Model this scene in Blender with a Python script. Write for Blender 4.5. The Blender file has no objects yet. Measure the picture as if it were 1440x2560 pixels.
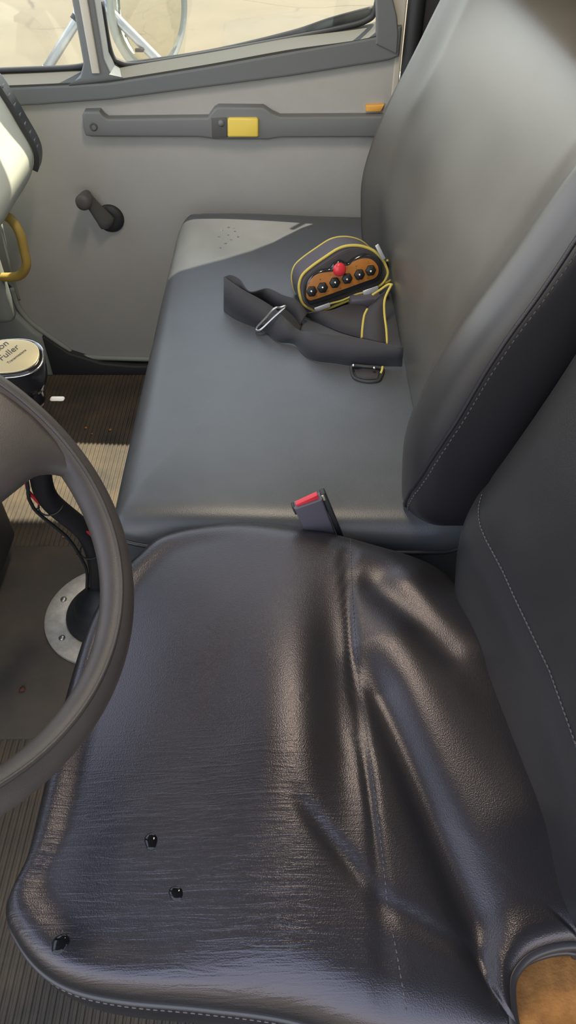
import bpy, bmesh, math, random
from mathutils import Vector, Matrix
from mathutils.bvhtree import BVHTree
random.seed(3)
SC = bpy.context.scene
COL = SC.collection
# ------------------------------------------------------------------ camera model (world: +X rear of truck, +Y passenger side, Z up, floor z=0)
TH = math.radians(46.5); S, C = math.sin(TH), math.cos(TH); F = 1775.0; CZ = 1.38
def ray(px, py):
    v = (py - 1280) / F
    return Vector(((px - 720) / F, C - v * S, -(S + v * C)))
def at(px, py, z):            # point of the scene on the level z
    r = ray(px, py); d = (z - CZ) / r.z
    return Vector((r.x * d, r.y * d, z))
def atY(px, py, Y):           # point of the scene on an upright plane along the truck
    r = ray(px, py); d = Y / r.y
    return Vector((r.x * d, Y, CZ + r.z * d))

# ------------------------------------------------------------------ materials
def mat(name, col, rough=.5, metal=0., spec=.5, grain=0., gscale=900., var=0., vscale=6., trans=0., ior=1.45, bump=.15, col2=None, sheen=0., coat=0.):
    m = bpy.data.materials.new(name); m.use_nodes = True
    nt = m.node_tree; b = nt.nodes['Principled BSDF']
    b.inputs['Base Color'].default_value = (*col, 1); b.inputs['Roughness'].default_value = rough
    b.inputs['Metallic'].default_value = metal; b.inputs['Specular IOR Level'].default_value = spec
    b.inputs['Transmission Weight'].default_value = trans; b.inputs['IOR'].default_value = ior
    b.inputs['Sheen Weight'].default_value = sheen
    b.inputs['Coat Weight'].default_value = coat
    tc = nt.nodes.new('ShaderNodeTexCoord')
    if var > 0 or col2:
        n = nt.nodes.new('ShaderNodeTexNoise'); n.inputs['Scale'].default_value = vscale; n.inputs['Detail'].default_value = 6
        n.inputs['Roughness'].default_value = .65
        nt.links.new(tc.outputs['Object'], n.inputs['Vector'])
        r = nt.nodes.new('ShaderNodeValToRGB'); nt.links.new(n.outputs['Fac'], r.inputs['Fac'])
        c2 = col2 or tuple(min(1, c * (1 + var)) for c in col); c1 = col if col2 else tuple(c * (1 - var) for c in col)
        r.color_ramp.elements[0].position = .35; r.color_ramp.elements[1].position = .68
        r.color_ramp.elements[0].color = (*c1, 1); r.color_ramp.elements[1].color = (*c2, 1)
        nt.links.new(r.outputs['Color'], b.inputs['Base Color'])
    if grain > 0:
        n = nt.nodes.new('ShaderNodeTexNoise'); n.inputs['Scale'].default_value = gscale; n.inputs['Detail'].default_value = 3
        nt.links.new(tc.outputs['Object'], n.inputs['Vector'])
        bp = nt.nodes.new('ShaderNodeBump'); bp.inputs['Strength'].default_value = grain; bp.inputs['Distance'].default_value = .001
        nt.links.new(n.outputs['Fac'], bp.inputs['Height']); nt.links.new(bp.outputs['Normal'], b.inputs['Normal'])
    return m

def vinyl(name, col, rough, wrinkles=False, spec=.5, grain=.35, tint=(1, 1, 1)):
    m = bpy.data.materials.new(name); m.use_nodes = True
    nt = m.node_tree; N = nt.nodes; L = nt.links; b = N['Principled BSDF']
    b.inputs['Specular IOR Level'].default_value = spec; b.inputs['Specular Tint'].default_value = (*tint, 1)
    tc = N.new('ShaderNodeTexCoord')
    big = N.new('ShaderNodeTexNoise'); big.inputs['Scale'].default_value = 7; big.inputs['Detail'].default_value = 5
    L.new(tc.outputs['Object'], big.inputs['Vector'])
    cr = N.new('ShaderNodeValToRGB'); L.new(big.outputs['Fac'], cr.inputs['Fac'])
    cr.color_ramp.elements[0].position = .3; cr.color_ramp.elements[1].position = .75
    cr.color_ramp.elements[0].color = (*[c * .85 for c in col], 1); cr.color_ramp.elements[1].color = (*[c * 1.2 for c in col], 1)
    L.new(cr.outputs['Color'], b.inputs['Base Color'])
    rr = N.new('ShaderNodeMapRange'); rr.inputs['To Min'].default_value = rough - .05; rr.inputs['To Max'].default_value = rough + .07
    L.new(big.outputs['Fac'], rr.inputs['Value']); L.new(rr.outputs['Result'], b.inputs['Roughness'])
    vo = N.new('ShaderNodeTexVoronoi'); vo.inputs['Scale'].default_value = 800
    L.new(tc.outputs['Object'], vo.inputs['Vector'])
    no = N.new('ShaderNodeTexNoise'); no.inputs['Scale'].default_value = 520; no.inputs['Detail'].default_value = 4
    L.new(tc.outputs['Object'], no.inputs['Vector'])
    ad = N.new('ShaderNodeMath'); ad.operation = 'ADD'
    L.new(vo.outputs['Distance'], ad.inputs[0]); L.new(no.outputs['Fac'], ad.inputs[1])
    bp = N.new('ShaderNodeBump'); bp.inputs['Strength'].default_value = grain; bp.inputs['Distance'].default_value = .0007
    L.new(ad.outputs[0], bp.inputs['Height'])
    last = bp
    if wrinkles:
        # fine parallel creases of worn leathercloth near the edge of the cushion
        mp = N.new('ShaderNodeMapping'); mp.inputs['Scale'].default_value = (14, 170, 30); mp.inputs['Rotation'].default_value = (0, 0, math.radians(6))
        L.new(tc.outputs['Object'], mp.inputs['Vector'])
        wn = N.new('ShaderNodeTexNoise'); wn.inputs['Scale'].default_value = 1.0; wn.inputs['Detail'].default_value = 3; wn.inputs['Distortion'].default_value = .6
        L.new(mp.outputs['Vector'], wn.inputs['Vector'])
        rid = N.new('ShaderNodeMath'); rid.operation = 'SUBTRACT'; rid.inputs[1].default_value = .5; L.new(wn.outputs['Fac'], rid.inputs[0])
        ab = N.new('ShaderNodeMath'); ab.operation = 'ABSOLUTE'; L.new(rid.outputs[0], ab.inputs[0])
        sp = N.new('ShaderNodeSeparateXYZ'); L.new(tc.outputs['Object'], sp.inputs[0])
        my = N.new('ShaderNodeMapRange'); my.inputs['From Min'].default_value = .42; my.inputs['From Max'].default_value = .30; L.new(sp.outputs['Y'], my.inputs['Value'])
        mx = N.new('ShaderNodeMapRange'); mx.inputs['From Min'].default_value = .11; mx.inputs['From Max'].default_value = .0; L.new(sp.outputs['X'], mx.inputs['Value'])
        mm = N.new('ShaderNodeMath'); mm.operation = 'MULTIPLY'; L.new(my.outputs['Result'], mm.inputs[0]); L.new(mx.outputs['Result'], mm.inputs[1])
        m2 = N.new('ShaderNodeMath'); m2.operation = 'MULTIPLY'; L.new(ab.outputs[0], m2.inputs[0]); L.new(mm.outputs[0], m2.inputs[1])
        b2 = N.new('ShaderNodeBump'); b2.inputs['Strength'].default_value = .38; b2.inputs['Distance'].default_value = .004
        L.new(m2.outputs[0], b2.inputs['Height']); L.new(bp.outputs['Normal'], b2.inputs['Normal']); last = b2
    L.new(last.outputs['Normal'], b.inputs['Normal'])
    return m

M = {}
M['seat'] = vinyl('black_leathercloth', (.013, .0125, .014), .32, True, .65, .22, tint=(1, .90, 1))
M['seatback'] = vinyl('black_leathercloth_back', (.020, .0195, .021), .37, False, .5, .25)
M['bench'] = vinyl('bench_vinyl', (.062, .064, .068), .38, False, .6, .18)
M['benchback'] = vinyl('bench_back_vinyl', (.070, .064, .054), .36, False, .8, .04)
M['benchside'] = vinyl('bench_side_vinyl', (.020, .018, .022), .42, False, .5, .2)
M['thread'] = mat('thread', (.085, .072, .075), .7)
M['piping'] = mat('seat_piping', (.03, .028, .032), .35)
M['foam'] = mat('orange_foam', (.42, .19, .055), .9, var=.25, vscale=60, grain=.6, gscale=300)
M['wheel'] = mat('wheel_plastic', (.058, .050, .048), .40, grain=.25, gscale=1400, var=.12, vscale=14)
M['hub'] = mat('wheel_hub', (.05, .05, .055), .35)
M['door'] = mat('door_plastic', (.36, .352, .328), .62, grain=.3, gscale=700, var=.05, vscale=3)
M['band'] = mat('door_band', (.125, .132, .135), .55, grain=.25, gscale=900)
M['ledge'] = mat('window_ledge', (.058, .056, .047), .7, grain=.4, gscale=700)
M['pull'] = mat('pull_plastic', (.150, .155, .155), .5, grain=.2, gscale=900)
M['crank'] = mat('crank_plastic', (.085, .082, .08), .5)
M['yellow'] = mat('yellow_plastic', (.75, .55, .09), .4)
M['orange'] = mat('amber_plastic', (.72, .36, .07), .4)
M['rubber'] = mat('black_rubber', (.022, .023, .025), .55)
M['beige'] = mat('beige_pillar', (.46, .43, .37), .6, grain=.1)
M['head'] = mat('headliner', (.11, .10, .085), .95)
M['dark'] = mat('dark_trim', (.03, .03, .032), .6)
M['dash'] = mat('dash_plastic', (.52, .53, .45), .55, grain=.15, gscale=700)
M['vent'] = mat('vent_black', (.035, .037, .04), .4)
M['kick'] = mat('kick_plastic', (.27, .29, .275), .6, grain=.2)
M['grab'] = mat('grab_yellow', (.42, .29, .07), .5)
M['mat'] = mat('floor_rubber', (.050, .043, .036), .6, col2=(.105, .078, .052), vscale=9, grain=.4, gscale=250)
M['cover'] = mat('floor_smooth', (.058, .050, .042), .62, col2=(.092, .072, .055), vscale=7, grain=.5, gscale=160)
M['alu'] = mat('cast_aluminium', (.50, .47, .42), .55, .35, grain=.4, gscale=200, var=.18, vscale=50)
M['chrome'] = mat('chrome', (.75, .75, .76), .18, 1.)
M['steel'] = mat('satin_steel', (.42, .41, .40), .35, .9)
M['plate'] = mat('gold_plate', (.72, .62, .38), .32, .55)
M['ink'] = mat('ink', (.05, .05, .05), .5)
M['red'] = mat('red_plastic', (.55, .03, .04), .3)
M['redline'] = mat('red_airline', (.5, .03, .035), .4)
M['gloss'] = mat('gloss_black', (.016, .016, .018), .16, coat=.3)
M['tape'] = mat('black_sleeve', (.018, .018, .020), .42, grain=.3, gscale=500)
M['white'] = mat('white_plastic', (.62, .61, .57), .4)
M['buckle'] = mat('buckle_black', (.085, .078, .098), .36)
M['web'] = mat('nylon_webbing', (.027, .0255, .029), .62, grain=.5, gscale=1500, sheen=.1)
M['webd'] = mat('nylon_dark', (.035, .031, .034), .7, grain=.5, gscale=1200)
M['cloth'] = mat('pouch_cloth', (.075, .066, .078), .8, grain=.5, gscale=1000)
M['ypipe'] = mat('yellow_cord', (.48, .38, .075), .65)
M['face'] = mat('orange_plate', (.34, .125, .020), .42, var=.12, vscale=40)
M['knob'] = mat('knob_black', (.012, .012, .012), .55)
M['silver'] = mat('reflective_tab', (.45, .45, .47), .35, .4)
M['tan'] = mat('lot_paving', (.116, .094, .058), .95, col2=(.135, .109, .067), vscale=.8)
M['mirror'] = mat('mirror_glass', (.80, .80, .74), .03, 1.)
M['rim'] = mat('mirror_rim', (.30, .31, .29), .4)
M['tube'] = mat('tube_aluminium', (.36, .375, .41), .35, .6)
M['leaf'] = mat('brown_bit', (.10, .035, .02), .7)
M['wet'] = mat('dark_water', (.006, .006, .007), .06, spec=.35)
M['water'] = mat('water', (1, 1, 1), .02, trans=1., ior=1.33)
M['skin_out'] = mat('white_bodywork', (.62, .62, .60), .4)

def glass_mat():
    m = bpy.data.materials.new('window_glass'); m.use_nodes = True
    nt = m.node_tree; nt.nodes.clear()
    o = nt.nodes.new('ShaderNodeOutputMaterial'); t = nt.nodes.new('ShaderNodeBsdfTransparent'); g = nt.nodes.new('ShaderNodeBsdfGlossy')
    t.inputs[0].default_value = (.95, .97, .95, 1); g.inputs['Roughness'].default_value = .02
    x = nt.nodes.new('ShaderNodeMixShader'); x.inputs[0].default_value = .06
    nt.links.new(t.outputs[0], x.inputs[1]); nt.links.new(g.outputs[0], x.inputs[2]); nt.links.new(x.outputs[0], o.inputs[0])
    return m
M['glass'] = glass_mat()

# paving: cracks on the tan lot
def crack():
    m = M['tan']; nt = m.node_tree; b = nt.nodes['Principled BSDF']
    base = b.inputs['Base Color'].links[0].from_socket
    tc = nt.nodes.new('ShaderNodeTexCoord')
    nz = nt.nodes.new('ShaderNodeTexNoise'); nz.inputs['Scale'].default_value = .9; nz.inputs['Detail'].default_value = 8
    nt.links.new(tc.outputs['Object'], nz.inputs['Vector'])
    mx = nt.nodes.new('ShaderNodeMix'); mx.data_type = 'VECTOR'; mx.inputs['Factor'].default_value = .35
    nt.links.new(tc.outputs['Object'], mx.inputs['A']); nt.links.new(nz.outputs['Color'], mx.inputs['B'])
    vo = nt.nodes.new('ShaderNodeTexVoronoi'); vo.feature = 'DISTANCE_TO_EDGE'; vo.inputs['Scale'].default_value = .55
    nt.links.new(mx.outputs['Result'], vo.inputs['Vector'])
    rp = nt.nodes.new('ShaderNodeMapRange'); rp.inputs['From Min'].default_value = 0; rp.inputs['From Max'].default_value = .012
    nt.links.new(vo.outputs['Distance'], rp.inputs['Value'])
    n2 = nt.nodes.new('ShaderNodeTexNoise'); n2.inputs['Scale'].default_value = .5; nt.links.new(tc.outputs['Object'], n2.inputs['Vector'])
    gt = nt.nodes.new('ShaderNodeMapRange'); gt.inputs['From Min'].default_value = .5; gt.inputs['From Max'].default_value = .6
    gt.inputs['To Min'].default_value = 1; gt.inputs['To Max'].default_value = 0; nt.links.new(n2.outputs['Fac'], gt.inputs['Value'])
    mxx = nt.nodes.new('ShaderNodeMath'); mxx.operation = 'MAXIMUM'; nt.links.new(rp.outputs['Result'], mxx.inputs[0]); nt.links.new(gt.outputs['Result'], mxx.inputs[1])
    cm = nt.nodes.new('ShaderNodeMix'); cm.data_type = 'RGBA'; cm.inputs['A'].default_value = (.07, .055, .036, 1)
    nt.links.new(mxx.outputs[0], cm.inputs['Factor']); nt.links.new(base, cm.inputs['B'])
    nt.links.new(cm.outputs['Result'], b.inputs['Base Color'])
crack()

# ------------------------------------------------------------------ object helpers
def tag(o, label=None, cat=None, group=None, kind=None):
    if label: o['label'] = label
    if cat: o['category'] = cat
    if group: o['group'] = group
    if kind: o['kind'] = kind
    return o
ROOTLOC = {}
def empty(name, loc, label=None, cat=None, group=None, kind=None):
    o = bpy.data.objects.new(name, None); COL.objects.link(o); o.location = loc; o.empty_display_size = .05
    ROOTLOC[o.name] = Matrix.Translation(Vector(loc))
    return tag(o, label, cat, group, kind)
def obj(name, bm, m, parent=None, smooth=True, sub=0, label=None, auto=None):
    bmesh.ops.recalc_face_normals(bm, faces=bm.faces[:])
    me = bpy.data.meshes.new(name); bm.to_mesh(me); bm.free()
    for mm in (m if isinstance(m, (list, tuple)) else [m]): me.materials.append(mm)
    for p in me.polygons: p.use_smooth = smooth
    if smooth and auto: me.set_sharp_from_angle(angle=math.radians(auto))
    o = bpy.data.objects.new(name, me); COL.objects.link(o)
    if parent:
        o.parent = parent
        mw = ROOTLOC.get(parent.name)
        if mw is not None: o.matrix_parent_inverse = mw.inverted()
    if sub:
        sm = o.modifiers.new('sub', 'SUBSURF'); sm.levels = sub; sm.render_levels = sub
    if label: o['label'] = label
    return o

def crv(pts, n, closed=False):     # Catmull-Rom resample
    P = [Vector(p) for p in pts]; k = len(P); out = []
    segs = k if closed else k - 1
    for i in range(n):
        t = i * segs / (n if closed else n - 1); j = min(int(t), segs - 1); u = t - j
        g = (lambda q: P[q % k]) if closed else (lambda q: P[max(0, min(k - 1, q))])
        a, b, c, d = g(j - 1), g(j), g(j + 1), g(j + 2)
        if not closed:
            if j == 0: a = b * 2 - c
            if j + 2 > k - 1: d = c * 2 - b
        out.append(.5 * ((2 * b) + (c - a) * u + (2 * a - 5 * b + 4 * c - d) * u * u + (3 * b - a - 3 * c + d) * u ** 3))
    return out
def skin(bm, rings, closed_ring=True, cap=(False, False), closed_path=False):
    vs = [[bm.verts.new(p) for p in r] for r in rings]
    n = len(vs[0]); R = len(vs)
    for i in range(R if closed_path else R - 1):
        a, b = vs[i], vs[(i + 1) % R]
        for j in range(n if closed_ring else n - 1):
            k = (j + 1) % n
            bm.faces.new((a[j], a[k], b[k], b[j]))
    if cap[0]: bm.faces.new(vs[0])
    if cap[1]: bm.faces.new(vs[-1])
    return vs
def tube(bm, path, r, seg=10, closed=False, caps=True, flat=1.0):
    P = [Vector(p) for p in path]; n = len(P); rings = []; prev = None
    for i in range(n):
        t = (P[(i + 1) % n] - P[i - 1]) if closed else (P[min(i + 1, n - 1)] - P[max(i - 1, 0)])
        t.normalize()
        if prev is None:
            up = Vector((0, 0, 1)) if abs(t.z) < .9 else Vector((1, 0, 0))
            nrm = (up - t * up.dot(t)).normalized()
        else:
            nrm = (prev - t * prev.dot(t)).normalized()
        prev = nrm; bi = t.cross(nrm)
        rr = r[i] if isinstance(r, (list, tuple)) else r
        rings.append([P[i] + (nrm * math.cos(2 * math.pi * j / seg) + bi * math.sin(2 * math.pi * j / seg) * flat) * rr for j in range(seg)])
    skin(bm, rings, True, (caps and not closed, caps and not closed), closed)
    return bm
def box(bm, c, s, rot=None, bev=.0, seg=2):
    r = bmesh.ops.create_cube(bm, size=1); vs = r['verts']
    for v in vs:
        v.co = Vector((v.co.x * s[0], v.co.y * s[1], v.co.z * s[2]))
    if bev > 0:
        es = list({e for v in vs for e in v.link_edges})
        rb = bmesh.ops.bevel(bm, geom=es, offset=bev, segments=seg, profile=.5, affect='EDGES')
        vs = list({v for f in rb['faces'] for v in f.verts} | {v for v in vs if v.is_valid})
    mt = Matrix.Translation(Vector(c)) @ (rot.to_4x4() if rot else Matrix.Identity(4))
    for v in vs: v.co = mt @ v.co
    return bm
def prism(bm, pts, frame, z0, z1, bev=0.0, mi=0):   # outline (u,w) in a frame matrix, from depth z0 to z1 (frame z)
    rings = []
    def ring(d, z):
        c = Vector((sum(p[0] for p in pts) / len(pts), sum(p[1] for p in pts) / len(pts)))
        out = []; n = len(pts)
        for i in range(n):
            p = Vector(pts[i][:2]); a = Vector(pts[i - 1][:2]); b = Vector(pts[(i + 1) % n][:2])
            t = (b - a); t.normalize(); nn = Vector((t.y, -t.x))
            q = p - nn * d * ORI
            out.append(frame @ Vector((q.x, q.y, z)))
        return out
    area = sum(pts[i - 1][0] * pts[i][1] - pts[i][0] * pts[i - 1][1] for i in range(len(pts)))
    ORI = 1 if area > 0 else -1
    rings.append(ring(0, z0))
    if bev > 0:
        sg = 1 if z1 > z0 else -1
        for a in (0, 30, 60, 90):
            q = math.radians(a); rings.append(ring(bev * (1 - math.cos(q)), z1 - sg * bev * (1 - math.sin(q))))
    else: rings.append(ring(0, z1))
    skin(bm, rings, True, (True, True))
    return bm
def lathe(bm, prof, frame, seg=24):     # prof list of (r, z)
    rings = [[frame @ Vector((r * math.cos(2 * math.pi * j / seg), r * math.sin(2 * math.pi * j / seg), z)) for j in range(seg)] for r, z in prof]
    skin(bm, rings, True, (True, True)); return bm
def frame(o, x, y, z):
    return Matrix(((x[0], y[0], z[0], o[0]), (x[1], y[1], z[1], o[1]), (x[2], y[2], z[2], o[2]), (0, 0, 0, 1)))
def ribbon(bm, A, B, n=40, th=.0016):
    a = crv(A, n); b = crv(B, n); rings = []
    for i in range(n):
        t = (a[min(i + 1, n - 1)] - a[max(i - 1, 0)]) + (b[min(i + 1, n - 1)] - b[max(i - 1, 0)])
        w = b[i] - a[i]; nn = t.cross(w)
        nn = nn.normalized() if nn.length > 1e-9 else Vector((0, 0, 1))
        m = (a[i] + b[i]) / 2
        rings.append([a[i] + nn * th, m + nn * th, b[i] + nn * th, b[i] - nn * th, m - nn * th, a[i] - nn * th])
    skin(bm, rings, True, (True, True)); return bm
def stitches(bm, path, r=.0011, step=.008, fill=.6):
    P = [Vector(p) for p in path]
    acc = 0; cur = [P[0]]
    pts = []
    for a, b in zip(P, P[1:]):
        L = (b - a).length; k = max(1, int(L / .001))
        for i in range(k): pts.append(a.lerp(b, i / k))
    seg = max(2, int(step / .001)); on = max(1, int(seg * fill))
    for i in range(0, len(pts) - seg, seg):
        tube(bm, [pts[i], pts[i + on // 2], pts[i + on]], r, 5)
    return bm
def NB(): return bmesh.new()

# ------------------------------------------------------------------ driver seat cushion
def gauss(d, w): return math.exp(-(d / w) ** 2)
def segdist(p, a, b):
    ab = b - a; t = max(0, min(1, (p - a).dot(ab) / ab.dot(ab))); return (p - a - ab * t).length, t
V2 = lambda x, y: Vector((x, y))
ZS = .600
def seat_h(x, y):
    p = V2(x, y); h = 0
    d, t = segdist(p, V2(.088, .50), V2(.205, .13)); h -= .016 * gauss(d, .024) * min(1, t * 5 + .1)          # long sag beside the seam
    d, t = segdist(p, V2(.15, .50), V2(.245, .30)); h += .010 * gauss(d, .05)
    d, t = segdist(p, V2(.005, .31), V2(.09, .205)); h -= .006 * gauss(d, .008) * math.sin(math.pi * min(1, max(0, t * .9 + .05)))  # diagonal crease
    d, t = segdist(p, V2(.09, .205), V2(.19, .155)); h -= .003 * gauss(d, .008)
    h += .010 * gauss(x + .0, .06) * gauss(y - .42, .16)                        # soft swell left of the seam
    h -= .010 * gauss(x - .062, .030) * gauss(y - .42, .16)                     # dip at the seam
    d, t = segdist(p, V2(.17, .60), V2(.23, .50)); h += .009 * gauss(d, .034)  # tucked fold by the backrest
    d, t = segdist(p, V2(.12, .60), V2(.20, .49)); h -= .006 * gauss(d, .024)
    h -= .004 * gauss(x - .0865 - .006 * math.sin(y * 9), .005)               # seam groove
    h += .004 * math.sin(x * 21 + 1.3 * math.sin(y * 9)) * .5
    u = x - .012
    h -= .75 * u * u / (1 + 18 * u * u) * (1 if x < .012 else .15)
    return h
top_px = [(338,1372),(400,1326),(520,1300),(640,1295),(800,1314),(950,1352),(1060,1387),(1128,1428)]
outl = [at(a, b, .59).xy for a, b in top_px]
outl += [V2(.262, .585), V2(.31, .52), V2(.335, .42), V2(.345, .30), V2(.345, .215)]
notch = [at(a, b, .60).xy for a, b in [(1530,2352),(1440,2350),(1385,2358),(1335,2378),(1302,2410),(1285,2450),(1288,2520),(1300,2590)]]
outl += notch
outl += [V2(.17, .092), V2(.08, .098)] + [at(a, b, .59).xy for a, b in [(720,2522),(500,2492),(300,2474),(170,2448),(85,2402),(25,2330),(0,2250)]]
outl += [V2(-.281, .26), V2(-.281, .36), V2(-.280, .46), V2(-.272, .56), V2(-.25, .63)]
NO = 260
loop = [p.xy for p in crv([Vector((p.x, p.y, 0)) for p in outl], NO, True)]
cen = V2(.02, .42)
bm = NB(); rings = []
SV = [0.02] + [i / 44 for i in range(1, 45)]
def roll(dist, R=.045):
    if dist >= R: return 0
    u = 1 - dist / R; return R * .62 * (1 - math.sqrt(max(0, 1 - u * u)))
for s in SV:
    r = []
    for p in loop:
        q = cen + (p - cen) * s
        dist = (p - cen).length * (1 - s)
        nearnotch = min((p - n).length for n in notch[1:7]) < .012
        f = max(0, min(1, dist / .05))
        z = ZS + .012 * (1 - s * s) + seat_h(q.x, q.y) * (f * f * (3 - 2 * f)) - roll(dist, .02 if nearnotch else .05)
        r.append(Vector((q.x, q.y, z)))
    rings.append(r)
for k, (off, dz) in enumerate([(.002, -.012), (.003, -.025), (.001, -.032), (.004, -.04), (.006, -.07), (.004, -.11), (-.01, -.15)]):
    r = []
    for p, e in zip(loop, rings[len(SV) - 1]):
        dr = (p - cen).normalized()
        r.append(Vector((p.x + dr.x * off, p.y + dr.y * off, e.z + dz)))
    rings.append(r)
driver = empty('driver_seat', (.05, .4, 0), 'black leathercloth driver seat in the foreground, with deep cushion and three water drops', 'seat')
skin(bm, rings, True, (True, True))
cushion = obj('seat_cushion', bm, M['seat'], driver)
cz_tree = None
edge = rings[len(SV) - 1]
# piping seam around the cushion
bm = NB()
pp = [Vector((p.x + (p - cen).normalized().x * .0015, p.y + (p - cen).normalized().y * .0015, e.z - .026)) for p, e in zip(loop, edge)]
tube(bm, pp, .0042, 8, True); obj('piping', bm, M['piping'], driver)
bm = NB()
pp = [Vector((p.x + (p - cen).normalized().x * .0045, p.y + (p - cen).normalized().y * .0045, e.z - .042)) for p, e in zip(loop, edge)]
stitches(bm, pp[150:], .0009, .007); obj('stitching', bm, M['thread'], driver)
dg = bpy.context.evaluated_depsgraph_get()
ct = BVHTree.FromPolygons([v.co[:] for v in cushion.data.vertices], [p.vertices[:] for p in cushion.data.polygons])
def seat_z(x, y):
    h = ct.ray_cast(Vector((x, y, 1.2)), Vector((0, 0, -1)))
    return h[0].z if h[0] else ZS
bm = NB()
sp = []
for i in range(90):
    y = .115 + (.700 - .115) * i / 89; x = .0865 + .006 * math.sin(y * 9) + (.012 * max(0, (.2 - y) / .1)) + .006
    sp.append(Vector((x, y, seat_z(x, y) + .0004)))
stitches(bm, sp, .0007, .006); obj('seam_stitching', bm, M['thread'], driver)
# binding round the cut-out corner and the foam inside
bm = NB()
nb = crv([Vector((n.x, n.y, ZS - .016)) for n in notch], 40)
tube(bm, nb, .0060, 10); obj('cutout_binding', bm, M['piping'], driver)
bm = NB(); box(bm, (.275, .105, .535), (.15, .14, .03), None, .008); obj('foam_pad', bm, M['foam'], driver, label='orange foam showing in the cut-out corner')
bm = NB(); tube(bm, crv([(.238, .075, .553), (.246, .095, .567), (.262, .092, .572), (.285, .078, .560)], 14), .008, 8); obj('latch_knob', bm, M['rubber'], driver)
# seat base: suspension box
bm = NB(); box(bm, (.04, .40, .40), (.44, .44, .14), None, .03, 3); obj('seat_pan', bm, M['dark'], driver)
bm = NB()
for k in range(7):
    pass
rr = []
for k in range(15):
    o = .0 if k % 2 else .018
    z = .04 + .30 * k / 14
    rr.append([Vector((.04 + sx * (.19 - o), .40 + sy * (.19 - o), z)) for sx, sy in ((-1, -1), (1, -1), (1, 1), (-1, 1))])
skin(bm, rr, True, (True, True)); obj('suspension_boot', bm, M['rubber'], driver, False)
bm = NB(); box(bm, (.04, .40, .02), (.46, .42, .04), None, .006); obj('base_plate', bm, M['dark'], driver)

# driver backrest
def bxf(z):      # front X along height
    return .236 + .02 * math.sin((z - .55) / .25 * 1.2) + max(0, z - .68) * .26
secs = []
NZ = 44
for k in range(NZ):
    u = k / (NZ - 1); z = .535 + u * .72
    half_far = .722 - .085 * gauss(z - .53, .085) - .03 * max(0, (z - .9) / .35) ** 2
    near = .085 + .07 * gauss(z - .53, .08) + .03 * max(0, (z - .9) / .35) ** 2
    fx = bxf(z) ; th = .13
    if u > .93: th *= max(.25, 1 - ((u - .93) / .07) ** 2 * .8); fx += .13 * .4 * ((u - .93) / .07) ** 2
    if u < .06: fx += .03 * (1 - u / .06) ** 2
    ym, hw = (half_far + near) / 2, (half_far - near) / 2
    ring = []
    for j in range(72):
        a = 2 * math.pi * j / 72; ca, sa = math.cos(a), math.sin(a)
        e = .48
        X = (abs(ca) ** (.62)) * (1 if ca > 0 else -1); Y = (abs(sa) ** e) * (1 if sa > 0 else -1)
        bulge = 0
        if ca < 0:
            bulge = .018 * gauss(abs(Y) - .72, .22) - .010 * gauss(Y, .5)
            bulge += .006 * gauss(z - .62, .05)
            bulge -= .005 * gauss(z - .705, .006)
            bulge += .006 * math.sin(Y * 5 + z * 24) * gauss(z - .64, .06)
        yy = ym + Y * hw
        ring.append(Vector((fx + th / 2 + X * (th / 2) - bulge * abs(ca) + .15 * max(0, .50 - yy) * max(.25, 1 - max(0, z - .62) * 2.2), yy, z)))
    secs.append(ring)
bm = NB(); skin(bm, secs, True, (True, True)); db = obj('backrest', bm, M['seatback'], driver)
bt = BVHTree.FromPolygons([v.co[:] for v in db.data.vertices], [p.vertices[:] for p in db.data.polygons])
bm = NB(); sp = []
for i in range(70):
    y = .67 - i / 69 * .50; h = bt.ray_cast(Vector((-.5, y, .705)), Vector((1, 0, 0)))
    if h[0]: sp.append(h[0] + Vector((-.0004, 0, 0)))
tube(bm, sp, .0011, 6)
obj('backrest_seam', bm, M['piping'], driver)
bm = NB(); stitches(bm, [p + Vector((-.0008, 0, .003)) for p in sp], .0007, .006); obj('stitching', bm, M['thread'], driver)

# ------------------------------------------------------------------ passenger bench
bench = empty('passenger_bench', (0, 1.3, 0), 'two-person black vinyl bench seat by the passenger door, with high seat back', 'bench seat')
oc = [(-.262,.745),(-.10,.738),(.1,.738),(.26,.738),(.32,.76),(.33,.9),(.33,1.3),(.33,1.7),(.30,1.80),(.2,1.835),(.08,1.85),(-.03,1.868),(-.12,1.872),(-.20,1.868),(-.25,1.845),(-.276,1.79),(-.284,1.68),(-.286,1.5),(-.284,1.3),(-.280,1.0),(-.276,.80)]
NO = 200
lp2 = [p.xy for p in crv([Vector((a, b, 0)) for a, b in oc], NO, True)]
ZB = .568; cen2 = V2(.03, 1.30)
rings = []
for s in [0.02] + [i / 40 for i in range(1, 41)]:
    r = []
    for p in lp2:
        q = cen2 + (p - cen2) * s; dist = (p - cen2).length * (1 - s)
        # distance to the sides in metres
        dx = min(q.x + .284, .5); dy = min(q.y - .738, 1.87 - q.y)
        dd = max(0, min(dx, dy))
        z = ZB + .010 * (1 - s ** 4) - roll(dd, .045) + .004 * math.sin(q.y * 6) * math.sin(q.x * 9)
        z -= .008 * gauss(q.x - .02, .12) * gauss(q.y - 1.15, .28)
        z -= .003 * gauss(q.x - .03, .004) * gauss(q.y - .93, .03)
        r.append(Vector((q.x, q.y, z)))
    rings.append(r)
e2 = rings[-1]
for off, dz in [(.002, -.012), (.004, -.03), (.005, -.07), (.004, -.11), (-.012, -.14)]:
    rings.append([Vector((p.x + (p - cen2).normalized().x * off, p.y + (p - cen2).normalized().y * off, e.z + dz)) for p, e in zip(lp2, e2)])
bm = NB(); skin(bm, rings, True, (True, True)); bc = obj('seat_cushion', bm, M['bench'], bench)
bct = BVHTree.FromPolygons([v.co[:] for v in bc.data.vertices], [p.vertices[:] for p in bc.data.polygons])
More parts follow.
